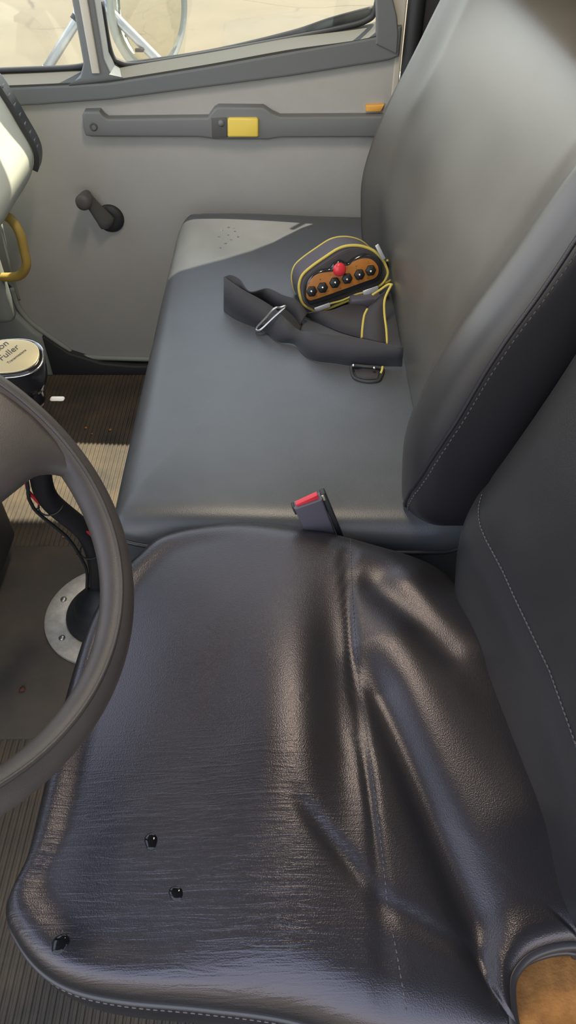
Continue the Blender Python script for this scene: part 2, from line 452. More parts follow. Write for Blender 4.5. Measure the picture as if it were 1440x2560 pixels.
def bench_z(x, y):
    h = bct.ray_cast(Vector((x, y, 1.2)), Vector((0, 0, -1))); return h[0].z if h[0] else ZB
bm = NB()
pp = [Vector((p.x + (p - cen2).normalized().x * .004, p.y + (p - cen2).normalized().y * .004, e.z - .022)) for p, e in zip(lp2, e2)]
tube(bm, pp, .004, 8, True); obj('piping', bm, M['piping'], bench)
bm = NB(); box(bm, (.04, 1.30, .25), (.54, 1.06, .36), None, .02); obj('seat_box', bm, M['dark'], bench)
# backrest
prof = [(.50,.20),(.545,.186),(.57,.181),(.65,.172),(.72,.168),(.80,.186),(.875,.212),(.97,.258),(1.06,.297),(1.11,.322),(1.14,.345)]
def pfx(z):
    for (z0, x0), (z1, x1) in zip(prof, prof[1:]):
        if z <= z1: return x0 + (x1 - x0) * (z - z0) / (z1 - z0)
    return prof[-1][1]
secs = []
NZ = 52; NR = 150
for k in range(NZ):
    u = k / (NZ - 1); z = .535 + u * (1.142 - .535)
    fx = sum(pfx(z + d) for d in (-.03, -.015, 0, .015, .03)) / 5; th = .17
    topf = max(0, (u - .94) / .06); fx += .05 * (1 - math.sqrt(max(0, 1 - topf * topf))) ; th -= .05 * topf
    botf = max(0, (.08 - u) / .08)
    y0 = .745 + .02 * botf ** 2 + .03 * topf ** 2 ; y1 = 1.735 - .02 * botf ** 2 - .03 * topf ** 2
    fx += .015 * botf ** 2
    ym, hw = (y0 + y1) / 2, (y1 - y0) / 2
    rec = .048 - .024 * u
    ring = []
    # rounded rectangle walk: front face (from near to far), far side, back, near side
    R = .055
    def add(x, y): ring.append(Vector((x, y, z)))
    for j in range(60):
        t = j / 59; y = y0 + R + (y1 - y0 - 2 * R) * t
        dd = min(y - y0, y1 - y)
        q = max(0, min(1, (dd - .03) / .12)); q = q * q * (3 - 2 * q)
        add(fx + rec * q, y)
    for j in range(1, 12):
        a = j / 12 * math.pi / 2; add(fx + R - R * math.cos(a), y1 - R + R * math.sin(a))
    for j in range(10): add(fx + R + (th - 2 * R + .02) * j / 9, y1)
    for j in range(1, 6): a = j / 6 * math.pi / 2; add(fx + th - .03 + .03 * math.sin(a), y1 - .03 + .03 * math.cos(a))
    for j in range(12): add(fx + th, y1 - .04 - (y1 - y0 - .08) * j / 11)
    for j in range(1, 6): a = j / 6 * math.pi / 2; add(fx + th - .03 + .03 * math.cos(a), y0 + .03 - .03 * math.sin(a))
    for j in range(10): add(fx + th - .03 - (th - R - .03) * j / 9, y0)
    for j in range(1, 12):
        a = j / 12 * math.pi / 2; add(fx + R - R * math.sin(a), y0 + R - R * math.cos(a))
    secs.append(ring)
bm = NB(); vs = skin(bm, secs, True, (True, True))
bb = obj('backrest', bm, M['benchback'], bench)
at_ = bb.data.attributes.new('front_sheen', 'FLOAT', 'POINT')  # sheen and haze put into the colour: front face lighter than the side
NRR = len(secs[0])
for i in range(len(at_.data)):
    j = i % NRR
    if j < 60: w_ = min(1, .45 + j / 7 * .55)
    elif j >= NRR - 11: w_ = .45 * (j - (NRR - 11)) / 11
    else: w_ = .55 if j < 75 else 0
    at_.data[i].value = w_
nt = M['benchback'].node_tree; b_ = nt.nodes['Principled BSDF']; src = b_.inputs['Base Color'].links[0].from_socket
an = nt.nodes.new('ShaderNodeAttribute'); an.attribute_name = 'front_sheen'
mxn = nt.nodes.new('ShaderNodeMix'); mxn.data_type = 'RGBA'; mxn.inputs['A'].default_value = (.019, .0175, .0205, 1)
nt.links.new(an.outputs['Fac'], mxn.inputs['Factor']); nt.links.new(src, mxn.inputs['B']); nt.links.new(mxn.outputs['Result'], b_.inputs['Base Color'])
# bolster seam and its stitches
SA = crv([(0, 82, 0), (.10, 62, 0), (.25, 26, 0), (.41, 8, 0), (.67, 16, 0), (.83, 24, 0), (1, 30, 0)], 200)
def seam(off, lift):
    out = []
    for k in range(NZ):
        u = k / (NZ - 1)
        if u > .94 or u < .03: continue
        r = secs[k]; f0, n0 = r[0], min(p.y for p in r)          # first point of the front face
        a = math.radians(min(SA, key=lambda p: abs(p.x - u)).y + off)
        cx, cy = r[-1].x + .055 * math.sin(math.radians(82.5)), n0 + .055
        if a < 0: p = Vector((cx - a * .055, n0, f0.z)); nn = Vector((0, -1, 0))
        else: p = Vector((cx - .055 * math.sin(a), cy - .055 * math.cos(a), f0.z)); nn = Vector((-math.sin(a), -math.cos(a), 0))
        out.append(p + nn * lift)
    return crv(out, 120)
bm = NB(); tube(bm, seam(0, .0), .0030, 8); obj('bolster_seam', bm, M['benchside'], bench)
bm = NB(); stitches(bm, seam(-9, .0006), .0011, .0075); obj('stitching', bm, M['thread'], bench)

# ------------------------------------------------------------------ steering wheel
WC = Vector((-.3416, .3715, .9520)); ti = .6719; yw = .1024; RW = .225
wa = Vector((math.cos(ti), 0, -math.sin(ti))); wb = Vector((math.sin(yw), math.cos(yw), 0)); wb = (wb - wa * wa.dot(wb)).normalized()
wn = wa.cross(wb).normalized()
if wn.z < 0: wn = -wn
def wp(t, r=RW, h=0): return WC + (wa * math.cos(t) + wb * math.sin(t)) * r + wn * h
wheel = empty('steering_wheel', WC, 'dark grey steering wheel with thick rim at the left edge, in front of driver seat', 'steering wheel')
bm = NB(); tube(bm, [wp(2 * math.pi * i / 128) for i in range(128)], .0165, 20, True); obj('rim', bm, M['wheel'], wheel)
bm = NB(); tube(bm, [wp(2 * math.pi * i / 128, RW - .0035, .0158) for i in range(128)], .0022, 8, True); obj('grip_ridge', bm, M['wheel'], wheel)
def spoke(t0, hw_rim, hw_hub):
    bm = NB(); rings = []
    for k in range(22):
        u = k / 21; r = .055 + (RW - .006 - .055) * u
        hw = hw_hub + (hw_rim - hw_hub) * u + .030 * max(0, (u - .72) / .28) ** 2
        h = -.022 * (1 - u) ** 1.5
        th = .012 + .002 * u
        c = wp(t0, r, h); tang = (-wa * math.sin(t0) + wb * math.cos(t0))
        ring = []
        for j in range(20):
            a = 2 * math.pi * j / 20; x = math.copysign(abs(math.cos(a)) ** .6, math.cos(a)); y = math.copysign(abs(math.sin(a)) ** .8, math.sin(a))
            # follow the rim's curve
            bend = (math.sqrt(max(0, r * r - (x * hw) ** 2)) - r) if abs(x * hw) < r else 0
            rad = (wa * math.cos(t0) + wb * math.sin(t0))
            ring.append(c + tang * x * hw + wn * y * th + rad * bend)
        rings.append(ring)
    skin(bm, rings, True, (True, True)); return bm
obj('spoke', spoke(1.18, .046, .042), M['wheel'], wheel)
obj('spoke', spoke(-1.18 - .35, .046, .042), M['wheel'], wheel)
obj('spoke', spoke(math.pi, .04, .042), M['wheel'], wheel)
bm = NB(); lathe(bm, [(.05, -.05), (.085, -.04), (.090, -.02), (.082, -.006), (.06, .002), (.02, .004)], frame(WC, wa, wb, wn), 40); obj('hub', bm, M['hub'], wheel)
bm = NB(); tube(bm, [WC - wn * .04, WC - wn * .30], [.04, .05], 24); obj('steering_column', bm, M['dark'], wheel)

# ------------------------------------------------------------------ gear shift
gs = empty('gear_shift', (-.43, .98, 0.01), 'black gear shift with gold plated knob between steering wheel and passenger bench', 'gear shift')
base = Vector((-.430, .985, .012)); kn = Vector((-.395, .840, .742))
axis = (kn - base).normalized()
low = at(238, 1400, .16); 
LP = [base + Vector((0, 0, .02)), base + Vector((.0, -.004, .09)), atY(243,1410,.965), atY(214,1332,.948), atY(122,1248,.925), atY(98,1165,.90), atY(82,1070,.875), kn - axis * .03]
LV = crv(LP, 101)
def lp(u, dx=0, dy=0): return LV[min(100, int(u * 100))] + Vector((dx, dy, 0))
bm = NB(); tube(bm, LV[::2], .0195, 14); lever = obj('lever', bm, M['tape'], gs)
bm = NB(); tube(bm, [lp(u / 50, .020 - .044 * max(0, min(1, (u / 50 - .42) / .2)), -.010) for u in range(8, 49)], .0034, 8); obj('air_line', bm, M['redline'], gs, label='red air line taped to the lever')
bm = NB(); tube(bm, [lp(u / 50, -.020 - .012 * math.sin(max(0, min(1, (u / 50 - .3) / .35)) * math.pi), -.016) for u in range(8, 49)], .0034, 8); obj('air_line', bm, M['rubber'], gs, label='black air line taped to the lever')
for u in (.36, .55, .80):
    q = lp(u, -.004, -.003); bm = NB()
    tube(bm, [q + (Vector((1, 0, 0)) * math.cos(a) + Vector((0, .98, .18)) * math.sin(a)) * .0225 for a in [2 * math.pi * i / 24 for i in range(24)]], .0017, 6, True)
    tube(bm, [q + Vector((-.020, -.004, 0)), q + Vector((-.030, -.008, -.006))], .0016, 6)
    obj('cable_tie', bm, M['rubber'], gs)
FR = frame(base, (1, 0, 0), (0, 1, 0), (0, 0, 1))
rc = at(262, 1532, .015); FR = frame((rc.x, rc.y, 0), (1, 0, 0), (0, 1, 0), (0, 0, 1))
bm = NB(); n = 64
pr = [(.088, .006), (.088, .014), (.092, .017), (.134, .017), (.138, .014), (.138, .006)]
skin(bm, [[FR @ Vector((r * math.cos(2 * math.pi * j / n), r * math.sin(2 * math.pi * j / n), z)) for j in range(n)] for r, z in pr], True, (False, False), True)
obj('floor_ring', bm, M['alu'], gs, auto=40, label='pale cast metal ring on the floor')
for k in range(6):
    a = k * math.pi / 3 + 1.75; bm = NB()
    lathe(bm, [(.0075, .016), (.0075, .019), (.004, .0215), (.001, .022)], FR @ Matrix.Translation((.110 * math.cos(a), .110 * math.sin(a), 0)), 14); obj('screw', bm, M['steel'], gs)
bm = NB(); lathe(bm, [(.089, .006), (.087, .022), (.080, .030), (.072, .028), (.062, .045), (.058, .06), (.046, .062), (.040, .085), (.03, .09), (.02, .11)], FR, 40); obj('boot', bm, M['rubber'], gs)
# knob
kx = Vector((1, .15, 0)).normalized(); kz = Vector((.06, -.28, .95)).normalized(); kx = (kx - kz * kx.dot(kz)).normalized(); ky = kz.cross(kx)
ktop = at(20, 893, .80)
KF = frame(ktop, kx, ky, kz)
bm = NB(); rings = []
for sc, z, sh in [(.55, -.105, 0), (.62, -.095, 0), (.70, -.07, 0), (.74, -.064, 0), (.80, -.062, 0), (.92, -.045, 0), (1.0, -.02, 0), (1.0, -.006, 0), (.97, -.001, 0), (.90, .001, 0)]:
    rings.append([KF @ Vector((math.copysign(abs(math.cos(a)) ** .8, math.cos(a)) * .048 * sc, math.copysign(abs(math.sin(a)) ** .8, math.sin(a)) * .034 * sc, z)) for a in [2 * math.pi * j / 48 for j in range(48)]])
skin(bm, rings, True, (True, True)); kb = obj('shift_knob', bm, M['gloss'], gs)
bm = NB(); prism(bm, [(math.copysign(abs(math.cos(a)) ** .85, math.cos(a)) * .044, math.copysign(abs(math.sin(a)) ** .85, math.sin(a)) * .0295) for a in [2 * math.pi * j / 48 for j in range(48)]], KF, 0, .0035, .0012)
pl = obj('name_plate', bm, M['plate'], kb, auto=40)
TF = KF
ta = math.radians(42)
for s, sz, lc in (('Eaton', .0145, (-.013, .0135, .0037)), ('Fuller', .0145, (.002, .005, .0037)), ('Transmissions', .0058, (.013, -.003, .0037))):
    cu = bpy.data.curves.new('lettering', 'FONT'); cu.body = s; cu.size = sz; cu.extrude = .0002; cu.align_x = 'CENTER'; cu.align_y = 'CENTER'; cu.materials.append(M['ink'])
    o = bpy.data.objects.new('lettering', cu); COL.objects.link(o)
    me = bpy.data.meshes.new_from_object(o.evaluated_get(bpy.context.evaluated_depsgraph_get())); bpy.data.objects.remove(o)
    me.transform(KF @ Matrix.Translation(lc) @ Matrix.Rotation(ta, 4, 'Z'))
    o = bpy.data.objects.new('lettering', me); COL.objects.link(o); o.parent = kb
bm = NB(); tube(bm, [KF @ Vector((math.copysign(abs(math.cos(a)) ** .8, math.cos(a)) * .0478, math.copysign(abs(math.sin(a)) ** .8, math.sin(a)) * .0338, -.003)) for a in [2 * math.pi * j / 48 for j in range(48)]], .0016, 8, True); obj('trim_ring', bm, M['chrome'], kb)
bm = NB(); box(bm, KF @ Vector((.046, -.004, -.100)), (.022, .010, .005), None, .003); obj('range_switch', bm, M['white'], gs, label='small white switch on the side')

# ------------------------------------------------------------------ seat belt buckle
bk = empty('seat_belt_buckle', (.058, .722, .5), 'black seat belt buckle with red button standing between the two seats', 'seat belt buckle')
bz = Vector((-.33, .0, 1)).normalized(); bx_ = Vector((1, .18, .33)).normalized(); bx_ = (bx_ - bz * bx_.dot(bz)).normalized(); by_ = bz.cross(bx_)
BF = frame((.056, .722, .56), bx_, by_, bz)
bm = NB(); prism(bm, [(-.0215, -.05), (.0175, -.05), (.021, .088), (-.022, .088)], BF @ Matrix(((1,0,0,0),(0,0,-1,0),(0,1,0,0),(0,0,0,1))), -.008, .009, .003)
obj('buckle_body', bm, M['buckle'], bk, auto=40)
bm = NB(); prism(bm, [(-.017, .082), (.017, .082), (.0165, .096), (-.0175, .092)], BF @ Matrix(((1,0,0,0),(0,0,-1,0),(0,1,0,0),(0,0,0,1))), -.003, .0045, .001)
obj('release_button', bm, M['red'], bk, auto=40, label='red release button')
bm = NB(); box(bm, BF @ Vector((.0245, 0.004, .03)), (.008, .012, .125), Matrix((bx_, by_, bz)).transposed(), .002); obj('side_rail', bm, M['rubber'], bk)
bm = NB(); box(bm, BF @ Vector((.023, .002, .084)), (.004, .009, .012), Matrix((bx_, by_, bz)).transposed(), .001); obj('latch_plate', bm, M['plate'], bk)
bm = NB(); box(bm, BF @ Vector((-.0225, .002, .080)), (.005, .011, .018), Matrix((bx_, by_, bz)).transposed(), .0015); obj('side_rail', bm, M['rubber'], bk)

# ------------------------------------------------------------------ remote control in its pouch
ya, pt = math.radians(10), math.radians(14)
PN = Vector((math.sin(ya) * math.cos(pt), -math.cos(ya) * math.cos(pt), math.sin(pt)))
PX = Vector((math.cos(ya), math.sin(ya), 0)); PY = PN.cross(PX)
PO = at(855, 690, .648)
PF = frame(PO, PX, PY, PN)
KPX = .000845
def z2p(zx, zy): return (540 + zx / 2.88, 560 + zy / 2.88)
def plane(px, py, h=0):           # point of the pouch's front plane raised by h
    r = ray(px, py); d = ((PO + PN * h) - Vector((0, 0, CZ))).dot(PN) / r.dot(PN)
    return Vector((0, 0, CZ)) + r * d
def lz(zx, zy, h=0):
    p = plane(*z2p(zx, zy), h); q = PF.inverted() @ p; return (q.x, q.y)
def outline(pts, n, h=0):
    return [(p.x, p.y) for p in crv([Vector((*lz(a, b, h), 0)) for a, b in pts], n, True)]
pouch = empty('carrying_pouch', (PO.x, PO.y, ZB), 'dark nylon pouch with yellow piping and long strap, lying on the bench', 'pouch')
po = [(598,440),(622,368),(690,305),(790,235),(880,178),(960,156),(1050,160),(1130,190),(1185,240),(1222,300),(1235,365),(1185,440),(1060,505),(930,560),(800,612),(735,630),(680,612),(625,575),(604,510)]
PO_ = outline(po, 90)
bm = NB(); prism(bm, PO_, PF, -.088, 0, .006); obj('pouch_body', bm, M['cloth'], pouch, auto=50)
bm = NB(); tube(bm, [PF @ Vector((x, y, .0)) for x, y in PO_], .0030, 8, True); obj('front_piping', bm, M['ypipe'], pouch, label='yellow piping round the front')
bm = NB(); tube(bm, [PF @ Vector((x, y, -.086)) for x, y in PO_], .0022, 8, True); obj('back_piping', bm, M['ypipe'], pouch, label='yellow piping round the back')
# inner dark mouth of the pouch
mo = [(628,450),(650,390),(720,325),(800,275),(890,215),(960,185),(1050,185),(1120,210),(1170,255),(1205,320),(1210,380),(1160,435),(1040,485),(800,570),(720,590),(665,580),(635,530)]
bm = NB(); prism(bm, outline(mo, 70), PF, -.002, .004, .002); obj('pouch_mouth', bm, M['webd'], pouch)
bm = NB(); tube(bm, crv([PF @ Vector((*lz(a, b), .006)) for a, b in [(745,612),(810,570),(900,545),(1000,502),(1055,488),(1160,470)]], 24), .0022, 8); obj('flap_piping', bm, M['ypipe'], pouch)
for (a, b, w, h, r) in ((760,592,.034,.010,14), (1106,473,.034,.0115,14), (1174,196,.034,.008,-62)):
    bm = NB(); q = lz(a, b); box(bm, PF @ Vector((q[0], q[1], .009)), (w, h, .003), (PF.to_3x3() @ Matrix.Rotation(math.radians(r), 3, 'Z')), .001); obj('reflective_tab', bm, M['silver'], pouch)
# remote
rem = empty('remote_control', PO, 'remote control box with orange plate and red button, in the yellow-edged pouch', 'remote control')
ro = [(632,500),(640,430),(680,365),(740,325),(810,308),(838,275),(885,252),(935,272),(985,235),(1055,208),(1125,220),(1178,268),(1193,335),(1165,398),(1095,435),(900,510),(710,575),(655,565)]
bm = NB(); prism(bm, outline(ro, 90), PF, .003, .013, .006); obj('case', bm, M['gloss'], rem, auto=60)
fo = [(640,495),(650,430),(690,370),(735,345),(790,336),(840,330),(862,305),(905,290),(945,288),(990,255),(1050,237),(1108,245),(1148,285),(1157,332),(1132,375),(1060,402),(900,460),(700,530),(655,530)]
bm = NB(); prism(bm, outline(fo, 90), PF, .0128, .0150, .0006)
marks = []
random.seed(5)
for a, b in ((738,383),(820,355),(1000,295),(1083,265),(660,415),(1020,395),(880,445),(940,345),(710,505),(800,470),(985,425),(1080,380)):
    for _ in range(3):
        q = lz(a + random.uniform(-9, 9), b + random.uniform(-7, 7)); box(bm, PF @ Vector((q[0], q[1], .0151)), (random.uniform(.0012, .003), .0007, .0004), PF.to_3x3() @ Matrix.Rotation(random.choice((0, .3, 1.4)), 3, 'Z'))
fp = obj('face_plate', bm, [M['face'], M['ink']], rem, auto=30, label='orange face plate with small dark markings')
nv = len(fp.data.polygons); 
for p in fp.data.polygons:
    if p.index >= nv - 36 * 6: p.material_index = 1
for (a, b), (c, d) in zip([(678,470),(755,443),(842,408),(930,378),(1018,350),(1098,320)], [(686,484),(767,456),(857,420),(942,397),(1032,364),(1113,339)]):
    q = lz(a, b); bm = NB(); n = 36
    prof_ = [(.0105, .0148), (.0105, .0185), (.0092, .0205), (.0070, .0208), (.005, .022)]
    rings = [[PF @ Vector((q[0] + r * (1 + .07 * math.cos(6 * 2 * math.pi * j / n)) * math.cos(2 * math.pi * j / n), q[1] + r * (1 + .07 * math.cos(6 * 2 * math.pi * j / n)) * math.sin(2 * math.pi * j / n), z)) for j in range(n)] for r, z in prof_]
    skin(bm, rings, True, (True, True)); kk = obj('toggle', bm, M['knob'], rem)
    q = lz(c, d, .02); bm = NB()
    bmesh.ops.create_uvsphere(bm, u_segments=14, v_segments=8, radius=.0030, matrix=PF @ Matrix.Translation((q[0], q[1], .0228))); tube(bm, [PF @ Vector((q[0], q[1] + .002, .018)), PF @ Vector((q[0], q[1], .0228))], .0014, 8)
    obj('toggle_tip', bm, M['chrome'], kk)
q = lz(886, 325, .02)
bm = NB(); lathe(bm, [(.007, .012), (.007, .020), (.0130, .021), (.0137, .0235), (.0128, .027), (.009, .0298), (.003, .0308)], PF @ Matrix.Translation((q[0], q[1], 0)), 32); obj('stop_button', bm, M['red'], rem, label='red mushroom stop button')

# strap and flaps of the pouch
zb = ZB + .0125
def rib(name, low_, top_, m, n=44, th=.0012, label=None, parent=pouch):
    bm = NB(); ribbon(bm, low_, top_, n, th); return obj(name, bm, m, parent, label=label)
def Z(a, b, z):          # spot on the bench raised by z - zb above its real surface
    q = z2p(a, b); p = at(*q, ZB + .008 + z - zb); return at(*q, bench_z(p.x, p.y) + .0015 + z - zb)
rib('strap', [Z(58,622,zb), Z(120,668,zb), Z(200,708,zb), Z(300,748,zb), Z(372,790,zb+.001), Z(450,850,zb), Z(560,866,zb+.001), Z(640,948,zb), Z(720,988,zb), Z(850,1004,zb), Z(1000,1022,zb), Z(1340,1024,zb+.004)],
    [Z(58,380,zb+.062), Z(110,420,zb+.062), Z(200,478,zb+.060), Z(330,548,zb+.052), Z(440,622,zb+.042), Z(520,700,zb+.040), Z(600,765,zb+.030), Z(700,776,zb+.045), Z(800,792,zb+.050), Z(930,808,zb+.052), Z(1060,828,zb+.052), Z(1350,892,zb+.050)], M['web'], 80)
rib('strap', [Z(58,622,zb), Z(130,600,zb+.008), Z(200,560,zb+.02), Z(250,530,zb+.03), Z(330,560,zb+.02), Z(430,640,zb+.004), Z(540,690,zb+.002), Z(600,740,zb+.002)],
    [Z(58,380,zb+.062), Z(110,368,zb+.064), Z(170,400,zb+.064), Z(245,488,zb+.056), Z(370,464,zb+.052), Z(480,512,zb+.050), Z(575,545,zb+.045), Z(660,640,zb+.02)], M['web'], 60)
rib('strap', [Z(430,640,zb+.012), Z(500,600,zb+.02), Z(560,640,zb+.012), Z(620,700,zb+.002)], [Z(300,745,zb+.014), Z(400,716,zb+.016), Z(500,756,zb+.012), Z(600,790,zb+.002)], M['web'], 30)
# slider buckle
c4 = [Z(292,750,zb+.010), Z(420,610,zb+.056), Z(500,596,zb+.056), Z(318,764,zb+.012)]
bm = NB(); tube(bm, crv([c4[0], c4[0].lerp(c4[1], .5), c4[1], c4[1].lerp(c4[2], .5), c4[2], c4[2].lerp(c4[3], .5), c4[3]], 44, True), .0024, 8, True); obj('strap_slider', bm, M['steel'], pouch, label='metal strap slider')
# upright band with yellow edges at the right
ba, bb_ = [Z(1050,822,zb+.012), Z(1056,740,zb+.020), Z(1068,660,zb+.03), Z(1090,612,zb+.036), Z(1150,540,zb+.055)], [Z(1232,864,zb+.012), Z(1226,760,zb+.022), Z(1212,640,zb+.036), Z(1216,540,zb+.055), Z(1258,448,zb+.070)]
rib('band', ba, bb_, M['webd'], 30)
bm = NB(); tube(bm, crv(ba[:4], 24), .0026, 8); obj('band_piping', bm, M['ypipe'], pouch)
bm = NB(); tube(bm, crv(bb_ + [Z(1266,438,zb+.07), Z(1235,438,zb+.068), Z(1180,476,zb+.06), Z(1125,512,zb+.055)], 40), .0026, 8); obj('band_piping', bm, M['ypipe'], pouch)
ra, rb_ = [Z(1232,262,.64), Z(1252,285,.63), Z(1275,240,.64), Z(1300,245,.64), Z(1300,310,.63), Z(1282,385,.62), Z(1200,440,.60), Z(1150,475,.60)], [Z(1212,300,.625), Z(1235,330,.61), Z(1262,290,.615), Z(1280,300,.61), Z(1275,345,.605), Z(1255,400,.60), Z(1180,450,.59), Z(1140,490,.585)]
rib('side_loop', ra, rb_, M['webd'], 40)
bm = NB(); tube(bm, crv(ra, 44), .0026, 8); obj('loop_piping', bm, M['ypipe'], pouch)
# folded flap lying below the pouch and the loop at the strap's end
rib('flap', [Z(610,650,zb+.004), Z(760,720,zb+.001), Z(900,780,zb), Z(1060,826,zb)], [Z(700,632,zb+.022), Z(830,620,zb+.024), Z(960,580,zb+.026), Z(1090,600,zb+.028)], M['webd'], 30)
lpts = [Z(985,1022,zb+.004), Z(978,1060,zb), Z(1000,1110,zb), Z(1080,1135,zb), Z(1165,1130,zb), Z(1190,1095,zb), Z(1195,1040,zb+.004)]
bm = NB(); tube(bm, crv(lpts + [Z(1090,1028,zb+.006)], 50, True), .0036, 8, True); obj('end_loop', bm, M['rubber'], pouch)
rib('end_tab', [Z(1000,1055,zb+.001), Z(1090,1040,zb+.003), Z(1180,1060,zb+.001)], [Z(1015,1108,zb-.001), Z(1090,1122,zb-.001), Z(1165,1118,zb-.001)], M['webd'], 16)
for a, b in ((990,1018), (1140,1036)):
    bm = NB(); bmesh.ops.create_uvsphere(bm, u_segments=12, v_segments=8, radius=.0032, matrix=Matrix.Translation(Z(a, b, zb + .012))); obj('rivet', bm, M['chrome'], pouch)
bm = NB(); tube(bm, crv([Z(1200,1025,zb+.012), Z(1196,1050,zb+.008), Z(1186,1075,zb+.004)], 10), .0024, 8); obj('end_piping', bm, M['ypipe'], pouch)
# battery pack beside it
bx0 = at(905, 790, ZB + .008)
bm = NB(); box(bm, (bx0.x + .004, bx0.y + .035, ZB + .026), (.066, .060, .036), Matrix.Rotation(.12, 3, 'Z'), .004)
pk = obj('battery_pack', bm, M['buckle'], None, auto=40); tag(pk, 'small black plastic box tucked under the right end of the pouch', 'battery')

# ------------------------------------------------------------------ passenger door
door = empty('door_1', (-.3, 1.95, 0), kind='structure')
XZ = frame((0, 1.95, 0), (1, 0, 0), (0, 0, 1), (0, -1, 0))       # u = X, w = Z, depth towards the cab
def dpx(pts, Y): return [(p.x, p.z) for p in (atY(a, b, Y) for a, b in pts)]
panel = [(.258, .92), (.258, .60), (.258, .10), (.22, .05), (-.2, .045), (-.50, .05)] + dpx([(200,890),(165,870),(120,838),(80,808),(48,770),(30,720)], 1.95) + [(-.92, .45), (-.94, .80), (-.62, .82), (-.43, .83), (-.1, .87)]
bm = NB(); prism(bm, panel, XZ, -.02, .0, .004); obj('door_panel', bm, M['door'], door, False)
# raised lip along the lower edge
bm = NB(); tube(bm, crv([(.22, 1.945, .050), (-.2, 1.945, .047), (-.50, 1.945, .052)] + [Vector((a, 1.945, b)) for a, b in dpx([(200,890),(165,870),(120,838),(80,808),(48,770),(30,720)], 1.945)], 60), .008, 8); obj('door_seal', bm, M['kick'], door)
# dark band under the windows with its ledge
lo = [(-.96, .785), (-.616, .800), (-.435, .812), (.00, .862), (.20, .890), (.24, .896)]
hi = [(.262, .905), (.262, .965), (.225, .962), (.205, .945), (0, .914), (-.2, .883), (-.38, .858), (-.44, .850), (-.52, .846), (-.674, .840), (-.96, .832)]
bm = NB(); prism(bm, lo + hi, XZ, -.06, .018, .006); obj('sill_band', bm, M['band'], door, False)
bm = NB()
li = [(-.96, 1.934, .833), (-.674, 1.934, .841), (-.52, 1.934, .847), (-.44, 1.934, .851), (-.2, 1.934, .884), (0, 1.934, .915), (.195, 1.934, .941), (.235, 1.934, .975)]
lo2 = [(x, 2.005, z + .011) for x, y, z in li]
ribbon(bm, li, lo2, 60, .003); obj('window_ledge', bm, M['ledge'], door, auto=40)
# weather strip, glass, frames
bm = NB(); tube(bm, crv([(-.96, 2.0, .850), (-.674, 2.0, .859), (-.515, 2.0, .866), (-.482, 2.0, .885), (-.478, 2.0, .93)], 30), .007, 8)
obj('weather_strip', bm, M['rubber'], door)
bm = NB(); tube(bm, crv([(-.435, 2.0, 1.0), (-.432, 2.0, .90), (-.412, 2.0, .875), (-.36, 2.0, .871), (-.2, 2.0, .893), (0, 2.0, .924), (.12, 2.0, .946), (.185, 2.0, .962), (.205, 2.0, .985), (.212, 2.0, 1.06), (.218, 2.0, 1.2)], 70), .007, 8)
obj('weather_strip', bm, M['rubber'], door)
sa = [(-.42, 2.004, .868), (-.2, 2.004, .893), (0, 2.004, .925), (.10, 2.004, .941), (.20, 2.004, .968)]
bm = NB(); ribbon(bm, sa, [Vector(p) + Vector((0, .004, h)) for p, h in zip(sa, (.003, .006, .014, .026, .022))], 40, .003); obj('glass_run', bm, M['rubber'], door)
div = [(-.530, .842), (-.500, .862), (-.486, .89), (-.486, 1.85), (-.432, 1.85), (-.434, .90), (-.424, .872), (-.395, .856)]
bm = NB(); prism(bm, div, XZ, -.065, .020, .006); obj('window_divider', bm, M['band'], door, auto=40)
bm = NB(); prism(bm, [(-.468, .872), (-.449, .872), (-.452, 1.80), (-.471, 1.80)], XZ, .02, .026, .003); obj('divider_strip', bm, M['beige'], door, auto=40)
post = [(.205, .93), (.203, .965), (.194, 1.05), (.196, 1.5), (.226, 1.5), (.222, 1.05), (.248, .985), (.255, .95), (.255, .91)]
bm = NB(); prism(bm, post, XZ, .0, .0225, .004); obj('window_post', bm, M['band'], door, False)
bm = NB(); prism(bm, [(-1.0, 1.81), (-.06, 1.77), (.04, 1.69), (.11, 1.61), (.16, 1.52), (.19, 1.42), (.21, 1.25), (.25, 1.25), (.25, 1.88), (-1.0, 1.88)], XZ, -.01, .018, .004); obj('window_header', bm, M['band'], door)
bm = NB(); box(bm, (-.975, 1.975, 1.31), (.05, .06, .94), None, .01); obj('window_post', bm, M['band'], door)
for x0, x1, z0 in ((-.98, -.47, .85), (-.45, .23, .87)):
    bm = NB(); box(bm, ((x0 + x1) / 2, 2.0, (z0 + 1.83) / 2), (x1 - x0, .004, 1.83 - z0)); obj('window_pane', bm, M['glass'], door, False)
bm = NB(); box(bm, (-.33, 2.045, .42), (1.34, .05, .84), None, .01); obj('outer_skin', bm, M['skin_out'], door)
# pull bar, latch, reflector
hp = [(205,290),(210,279),(248,278),(258,290),(268,297),(520,294),(535,273),(545,267),(658,268),(680,283),(700,292),(985,290),(985,344),(700,345),(670,350),(540,350),(500,344),(230,343),(214,340),(208,325)]
bm = NB(); prism(bm, dpx(hp, 1.925), XZ, -.002, .026, .006); pb = obj('pull_bar', bm, M['pull'], door, auto=40)
bm = NB(); prism(bm, dpx([(528,296),(566,294),(568,344),(530,345)], 1.922), XZ, .020, .029, .003); obj('latch_recess', bm, M['crank'], pb, auto=40)
bm = NB(); prism(bm, dpx([(569,298),(573,295),(642,295),(646,299),(646,340),(642,343),(572,343),(569,339)], 1.918), XZ, .02, .034, .004); obj('latch_paddle', bm, M['yellow'], pb, auto=40, label='yellow latch paddle')
q = atY(553, 308, 1.92); bm = NB(); lathe(bm, [(.008, -.03), (.008, .031), (.005, .034), (.001, .035)], XZ @ Matrix.Translation((q.x, q.z, 0)), 16); obj('lock_button', bm, M['pull'], pb)
